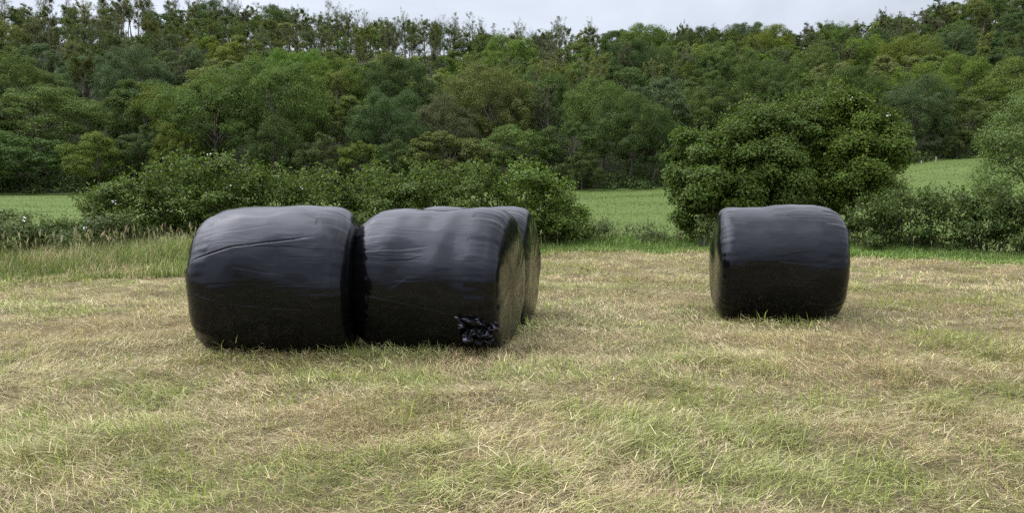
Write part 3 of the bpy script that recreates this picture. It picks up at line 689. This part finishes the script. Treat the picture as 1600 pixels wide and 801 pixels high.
def far_wood():
    V, Q, C = [], [], []; n = 0; TV, TQ = [], []; tn = 0
    for o in rest:
        pl = PROTO[o['kind']]; pr = pl[int(rgp.integers(0, len(pl)))]; k = rgp.random(len(pr['pts'])) < (.25 if o['kind'] in ('ash', 'round') else .7)
        v, q = leaf_quads(rgp, pr['pts'][k], pr['nn'][k], pr['size'] * (1.8 if o['kind'] in ('ash', 'round') else 1.25)); a = rgp.uniform(0, 6.28); s = o['W'] / pr['W']; sz = o['H'] / pr['H']
        M = np.array([[math.cos(a) * s, -math.sin(a) * s, 0], [math.sin(a) * s, math.cos(a) * s, 0], [0, 0, sz]]); loc = np.array([o['x'], o['y'], gz(o['x'], o['y']) - .15])
        c = leaf_cols(rgp, len(v) // 4) * jitter_col(o['tone'], rgp)
        V.append(v @ M.T + loc); Q.append(q + n); C.append(c); n += len(v)
        tv, tq = pr['tub']; TV.append(tv @ M.T + loc); TQ.append(tq + tn); tn += len(tv)
    o = link('far_wood', mesh_np('far_wood', np.concatenate(V), np.concatenate(Q), cols=np.concatenate(C), mat=M_FAR)); tag(o, 'mass of further crowns filling the wooded hillside', 'woodland', kind='stuff')
    t = link('trunks', mesh_np('trunks', np.concatenate(TV), np.concatenate(TQ), mat=M_PALEBARK, smooth=True), o); t['kind'] = 'stuff'
M_FAR = leaf_mat('far_foliage', use_obj=False)
far_wood()
def undergrowth():
    rg = np.random.default_rng(8); P, Nn, S, C = [], [], [], []
    for i in range(900):
        u = rg.uniform(-140, 1740); wd = float(wood(u)); y = wd + (rg.uniform(1.0, 7) if i < 320 else rg.uniform(5, 140)); x = (u - 800) / F_PX * y
        if y > 236: continue
        r = rg.uniform(.8, 2.0) * (1.0 if i < 320 else 1.4); n = 150; q = rg.normal(size=(n, 3)); q[:, 2] = np.abs(q[:, 2]); q = unit(q)
        p = np.array([x, y, 0]) + q * r * np.array([1.2, 1.2, .8]) * rg.uniform(.5, 1.1, (n, 1)); p[:, 2] += ground_z(p[:, 0], p[:, 1]); P.append(p)
        Nn.append(unit(q + rg.normal(0, .5, (n, 3)))); S.append(np.full(n, .30)); C.append(np.repeat((np.array(COLS[['dark', 'mid', 'olive'][i % 3]]) * rg.uniform(.6, 1.0))[None], n * 4, 0))
    v, q = leaf_quads(rg, np.concatenate(P), np.concatenate(Nn), np.concatenate(S)); c = np.concatenate(C) * leaf_cols(rg, len(v) // 4)
    o = link('undergrowth', mesh_np('undergrowth', v, q, cols=c, mat=M_FAR)); tag(o, 'low shady undergrowth on the floor of the wood', 'undergrowth', kind='stuff')
undergrowth()

# ------------------------------------------------------------------ near shrubs, hedges and trees
def near_plant(name, label, cat, blobs, tone, dens, size, seed, group=None, shoots=0, shoot_len=.35, stems=(), aspect=.62, var=.15, flowers=None, ground=True, hang=0.0, trunkmat=None, twigs=60, pmax=.40):
    """blobs: (x, y, z, rx, ry, rz) world ellipsoids the leaves gather on; broken up by puffs and shoots"""
    rg = np.random.default_rng(seed); P, Nn, K = [], [], []; T = Tubes()
    bx = np.mean([b[0] for b in blobs]); by = np.mean([b[1] for b in blobs]); g0 = gz(bx, by)
    for (x, y, z, rx, ry, rz) in blobs:
        area = 4 * PI * ((rx * ry) ** 1.6 / 3 + (rx * rz) ** 1.6 / 3 + (ry * rz) ** 1.6 / 3) ** (1 / 1.6); npf = max(8, int(area * 2.6))
        for k in range(npf):
            d = unit(rg.normal(size=3)); d[2] = d[2] * .9 + .12
            f = rg.uniform(.70, 1.02); pc = np.array([x, y, z]) + d * np.array([rx, ry, rz]) * f
            pr = rg.uniform(.15, pmax) * min(1.0, (rx + ry + rz) / 3 / .8) ; n = int(dens * pr * pr * 12 * rg.uniform(.6, 1.4))
            q = rg.normal(size=(n, 3)); q[:, 2] = q[:, 2] * .8 + .25; q = unit(q)
            p = pc + q * pr * np.array([1.1, 1.1, .75]) * rg.uniform(.35, 1.15, (n, 1)); p[:, 2] -= hang * rg.random(n) * (1 - q[:, 2]) * .5
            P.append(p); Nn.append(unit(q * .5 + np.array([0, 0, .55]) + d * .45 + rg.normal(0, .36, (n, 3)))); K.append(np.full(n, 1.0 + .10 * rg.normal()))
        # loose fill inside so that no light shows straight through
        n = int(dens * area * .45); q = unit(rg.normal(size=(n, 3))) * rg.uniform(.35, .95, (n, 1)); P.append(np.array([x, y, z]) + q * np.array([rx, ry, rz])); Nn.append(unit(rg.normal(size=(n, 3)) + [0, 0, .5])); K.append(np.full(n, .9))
    for s in range(shoots):
        b = blobs[rg.integers(0, len(blobs))]; d = unit(rg.normal(size=3)); d[2] = abs(d[2]) * 1.1 + .25; d = unit(d)
        st = np.array(b[:3]) + d * np.array(b[3:]) * .9; dr = unit(d * .5 + np.array([0, 0, 1.0]) + rg.normal(0, .25, 3)); ln = shoot_len * rg.uniform(.5, 1.3); n = int(7 + 22 * ln)
        t = np.linspace(0, 1, 4)[:, None]; pts = st + dr * ln * t; pts += rg.normal(0, .02, (4, 3)) * t; T.add(pts, .006 * (1.1 - .8 * t[:, 0]), 3)
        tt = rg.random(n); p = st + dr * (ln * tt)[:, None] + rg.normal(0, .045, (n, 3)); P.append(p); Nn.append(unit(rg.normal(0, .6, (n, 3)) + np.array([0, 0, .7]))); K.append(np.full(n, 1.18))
    P = np.concatenate(P); Nn = np.concatenate(Nn); K = np.concatenate(K)
    k = P[:, 2] > ground_z(P[:, 0], P[:, 1]) + .04; P, Nn, K = P[k], Nn[k], K[k]
    root = empty(name, (bx, by, g0)); org = np.array([bx, by, g0]); tag(root, label, cat, group)
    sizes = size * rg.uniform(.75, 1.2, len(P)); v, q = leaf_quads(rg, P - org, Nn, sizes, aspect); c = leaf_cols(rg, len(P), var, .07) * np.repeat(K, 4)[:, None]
    for (sx, sy, tx, ty, tz, r) in stems:
        T0 = T; T = Tubes(); z0 = gz(sx, sy) - .05; t = np.linspace(0, 1, 7)[:, None]; a = np.array([sx, sy, z0]); b = np.array([tx, ty, tz]); m = a + (b - a) * t; m[1:-1] += rg.normal(0, .03 * np.linalg.norm(b - a), (5, 3)) * .6; T.add(m, r * (1.15 - .8 * t[:, 0]), 7)
        for _ in range(3):
            i = rg.integers(3, 6); e = np.array(blobs[rg.integers(0, len(blobs))][:3]) + rg.normal(0, .3, 3); u = np.linspace(0, 1, 5)[:, None]; T.add(m[i] + (e - m[i]) * u + np.array([0, 0, .12]) * np.sin(u * PI), r * .5 * (1 - .8 * u[:, 0]), 5)
        tv, tq = T.arrays(); link('trunk', mesh_np('trunk', tv - org, tq, mat=trunkmat or M_BARK, smooth=True), root); T = T0
    for _ in range(twigs):
        b = blobs[rg.integers(0, len(blobs))]; d = unit(rg.normal(size=3)); e = np.array(b[:3]) + d * np.array(b[3:]) * .95; s0 = np.array([b[0] + d[0] * b[3] * .3, b[1] + d[1] * b[4] * .3, max(b[2] - b[5] * .9, gz(b[0], b[1]))]); u = np.linspace(0, 1, 5)[:, None]
        m = s0 + (e - s0) * u + rg.normal(0, .03, (5, 3)); T.add(m, .012 * (1.2 - u[:, 0]), 4)
    tv, tq = T.arrays(); nl_ = len(q)
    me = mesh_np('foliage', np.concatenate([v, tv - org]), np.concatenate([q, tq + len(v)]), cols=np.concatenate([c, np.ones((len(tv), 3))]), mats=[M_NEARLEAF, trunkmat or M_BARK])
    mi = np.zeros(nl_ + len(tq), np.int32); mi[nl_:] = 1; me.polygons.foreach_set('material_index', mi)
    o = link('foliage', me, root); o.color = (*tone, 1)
    if flowers:
        fn, fs, lo = flowers; cand = np.where((P[:, 2] > np.quantile(P[:, 2], lo)) & (P[:, 1] < np.quantile(P[:, 1], .55)))[0]; cc = rg.choice(cand, fn); FP = []; FN = []
        for i in cc:
            m = rg.integers(3, 8); FP.append(P[i] + np.array([0, -.05, .04]) + rg.normal(0, fs * .8, (m, 3))); FN.append(rg.normal(0, .5, (m, 3)) + np.array([0, -.6, .8]))
        fv, fq = leaf_quads(rg, np.concatenate(FP) - org, unit(np.concatenate(FN)), fs, .9, .3, .1); fo = link('blossom', mesh_np('blossom', fv, fq, mat=M_PETAL), root); fo['label'] = 'scattered small white flowers'
    return root
def blob(u0, u1, v0, v1, Y, dy=None, grow=1.0):
    """ellipsoid filling the photo box (u0..u1, v0..v1) at distance Y"""
    a = at((u0 + u1) / 2, (v0 + v1) / 2, Y); rx = (u1 - u0) / 2 / F_PX * Y; rz = (v1 - v0) / 2 / F_PX * Y
    return (a.x, a.y, a.z, rx * grow, (dy or rx), rz * grow)
HZ = (.090, .134, .026); HZ2 = (.108, .166, .030); HD = (.068, .104, .023)
GH = 'shrubs of the field hedge'
near_plant('hedge_shrub', 'tall leafy hazel hedge peaking behind the left bale', 'hedge',
  [blob(160, 270, 285, 395, 17.4, .8), blob(225, 345, 250, 390, 17.8, .9), blob(300, 420, 252, 390, 18, .9), blob(375, 480, 272, 392, 18.2, .9), blob(450, 548, 275, 392, 18.4, .9), blob(130, 200, 310, 390, 17, .7)],
  HZ, 470, .070, 61, GH, 420, .36, flowers=(8, .035, .5), pmax=.27)
near_plant('hedge_shrub', 'lower leafy hedge stretch behind the middle bale', 'hedge',
  [blob(535, 640, 272, 395, 18.8, .9), blob(610, 715, 262, 395, 19, .9), blob(690, 790, 262, 395, 19.2, .9)], HZ, 470, .070, 62, GH, 260, .34, pmax=.27)
near_plant('hedge_shrub', 'brighter arching hazel at the right end of the hedge', 'hedge',
  [blob(765, 870, 262, 390, 19.4, .9), blob(822, 908, 290, 388, 19.6, .8), blob(850, 924, 335, 392, 19.6, .6)], HZ2, 470, .074, 63, GH, 170, .36, pmax=.27)
near_plant('bramble_bush', 'low bramble bank with white flowers at the far left', 'bramble',
  [blob(-120, -10, 338, 420, 15.4, .8), blob(-30, 70, 338, 415, 15.5, .8), blob(50, 160, 342, 412, 15.8, .8), blob(120, 210, 340, 405, 16.2, .7)], (.095, .130, .038), 420, .060, 64, 'brambles by the hedge', 60, .25, flowers=(12, .032, .45))
near_plant('bramble_bush', 'low tangled bramble trailing into the meadow gap', 'bramble',
  [blob(905, 985, 350, 392, 20.2, .5), blob(965, 1040, 355, 395, 20.3, .5), blob(1020, 1075, 366, 398, 20.3, .4)], (.085, .115, .036), 380, .050, 65, 'brambles by the hedge', 45, .25)
near_plant('hazel_bush', 'large dense round bush left of the big thorn tree', 'bush',
  [blob(1042, 1160, 208, 340, 20.2, 1.0), blob(1046, 1140, 290, 374, 20.0, .7), blob(1090, 1235, 190, 345, 20.6, 1.2), blob(1060, 1180, 250, 350, 19.8, .9), blob(1150, 1265, 190, 375, 20.6, 1.2), blob(1130, 1230, 172, 250, 20.9, 1.0), blob(1190, 1290, 160, 300, 21.2, 1.1)],
  (.074, .116, .019), 520, .074, 66, None, 300, .42, stems=[(4.9, 20.4, 5.1, 20.4, 1.2, .07), (5.6, 20.5, 5.5, 20.5, 1.5, .07)])
near_plant('thorn_tree', 'big old thorn tree with yellowish top behind the lone bale', 'tree',
  [blob(1245, 1350, 136, 230, 21.4, 1.0), blob(1285, 1385, 150, 260, 21, 1.0), blob(1325, 1418, 205, 290, 20.6, .9), blob(1270, 1360, 220, 340, 20.4, 1.0), blob(1320, 1400, 250, 330, 20.2, .8), blob(1205, 1290, 160, 260, 21.6, 1.0), blob(1225, 1320, 250, 375, 20.6, .9)],
  (.084, .126, .018), 460, .070, 67, None, 200, .36, stems=[(8.3, 20.9, 8.2, 21, 2.6, .13), (8.6, 20.8, 8.9, 20.8, 2.3, .10)], flowers=(10, .04, .75), hang=.1)
near_plant('hedge_shrub', 'dark low hedge right of the lone bale', 'hedge',
  [blob(1325, 1400, 318, 408, 18.2, .7), blob(1370, 1455, 302, 408, 18.0, .7), blob(1430, 1520, 300, 410, 17.6, .7)], HD, 440, .066, 68, GH, 220, .30, pmax=.27)
near_plant('hedge_shrub', 'dark hedge stretch below the drooping tree at far right', 'hedge',
  [blob(1500, 1590, 298, 412, 17.2, .7), blob(1565, 1660, 310, 416, 16.8, .7), blob(1640, 1740, 305, 420, 16.4, .7)], HD, 440, .066, 69, GH, 220, .30, pmax=.27)
near_plant('ash_tree', 'feathery drooping tree leaning in at the far right edge', 'tree',
  [blob(1562, 1690, 140, 215, 25, 1.0), blob(1532, 1640, 195, 262, 24.6, .8), blob(1580, 1720, 190, 285, 25, 1.0), blob(1515, 1600, 245, 306, 24.4, .6), blob(1640, 1780, 160, 300, 25.5, 1.1)],
  (.112, .164, .038), 230, .080, 70, None, 70, .4, stems=[(17.6, 25.4, 17.2, 25.2, 3.6, .16), (17.4, 25.3, 15.2, 24.7, 2.2, .07), (17.4, 25.3, 15.6, 24.9, 3.0, .06)], aspect=.35, hang=.5)
near_plant('thorn_sapling', 'small light shrub between the hazel bush and the lone bale', 'shrub',
  [blob(1085, 1112, 345, 385, 19.3, .25)], (.12, .165, .045), 380, .055, 71, None, 12, .25, stems=[(4.62, 19.3, 4.65, 19.3, .5, .025)], twigs=10)
near_plant('nettle_clump', 'pale leafy clump in the meadow between thorn tree and hedge', 'shrub',
  [blob(1345, 1420, 282, 312, 23, .5)], (.13, .165, .05), 300, .06, 72, None, 40, .3, twigs=12)
for u, v, lab in ((1463, 238, 'pale taller fence post at the top of the right meadow'), (1440, 240, 'shorter grey fence post left of the pale taller post')):
    p = at(u, v, 100); z = gz(p.x, p.y); h = .65 if u == 1463 else .4; T = Tubes(); T.add([(0, 0, -.2), (0, 0, h - .06), (.005, 0, h - .02), (.005, 0, h)], [.055, .05, .048, .02], 8); T.add([(0, 0, h), (0, 0, h + .001)], [.02, .002], 8)
    o = link('fence_post', T.mesh('fence_post', M_POST)); o.location = (p.x, p.y, z); tag(o, lab, 'fence post', 'posts by the wood')
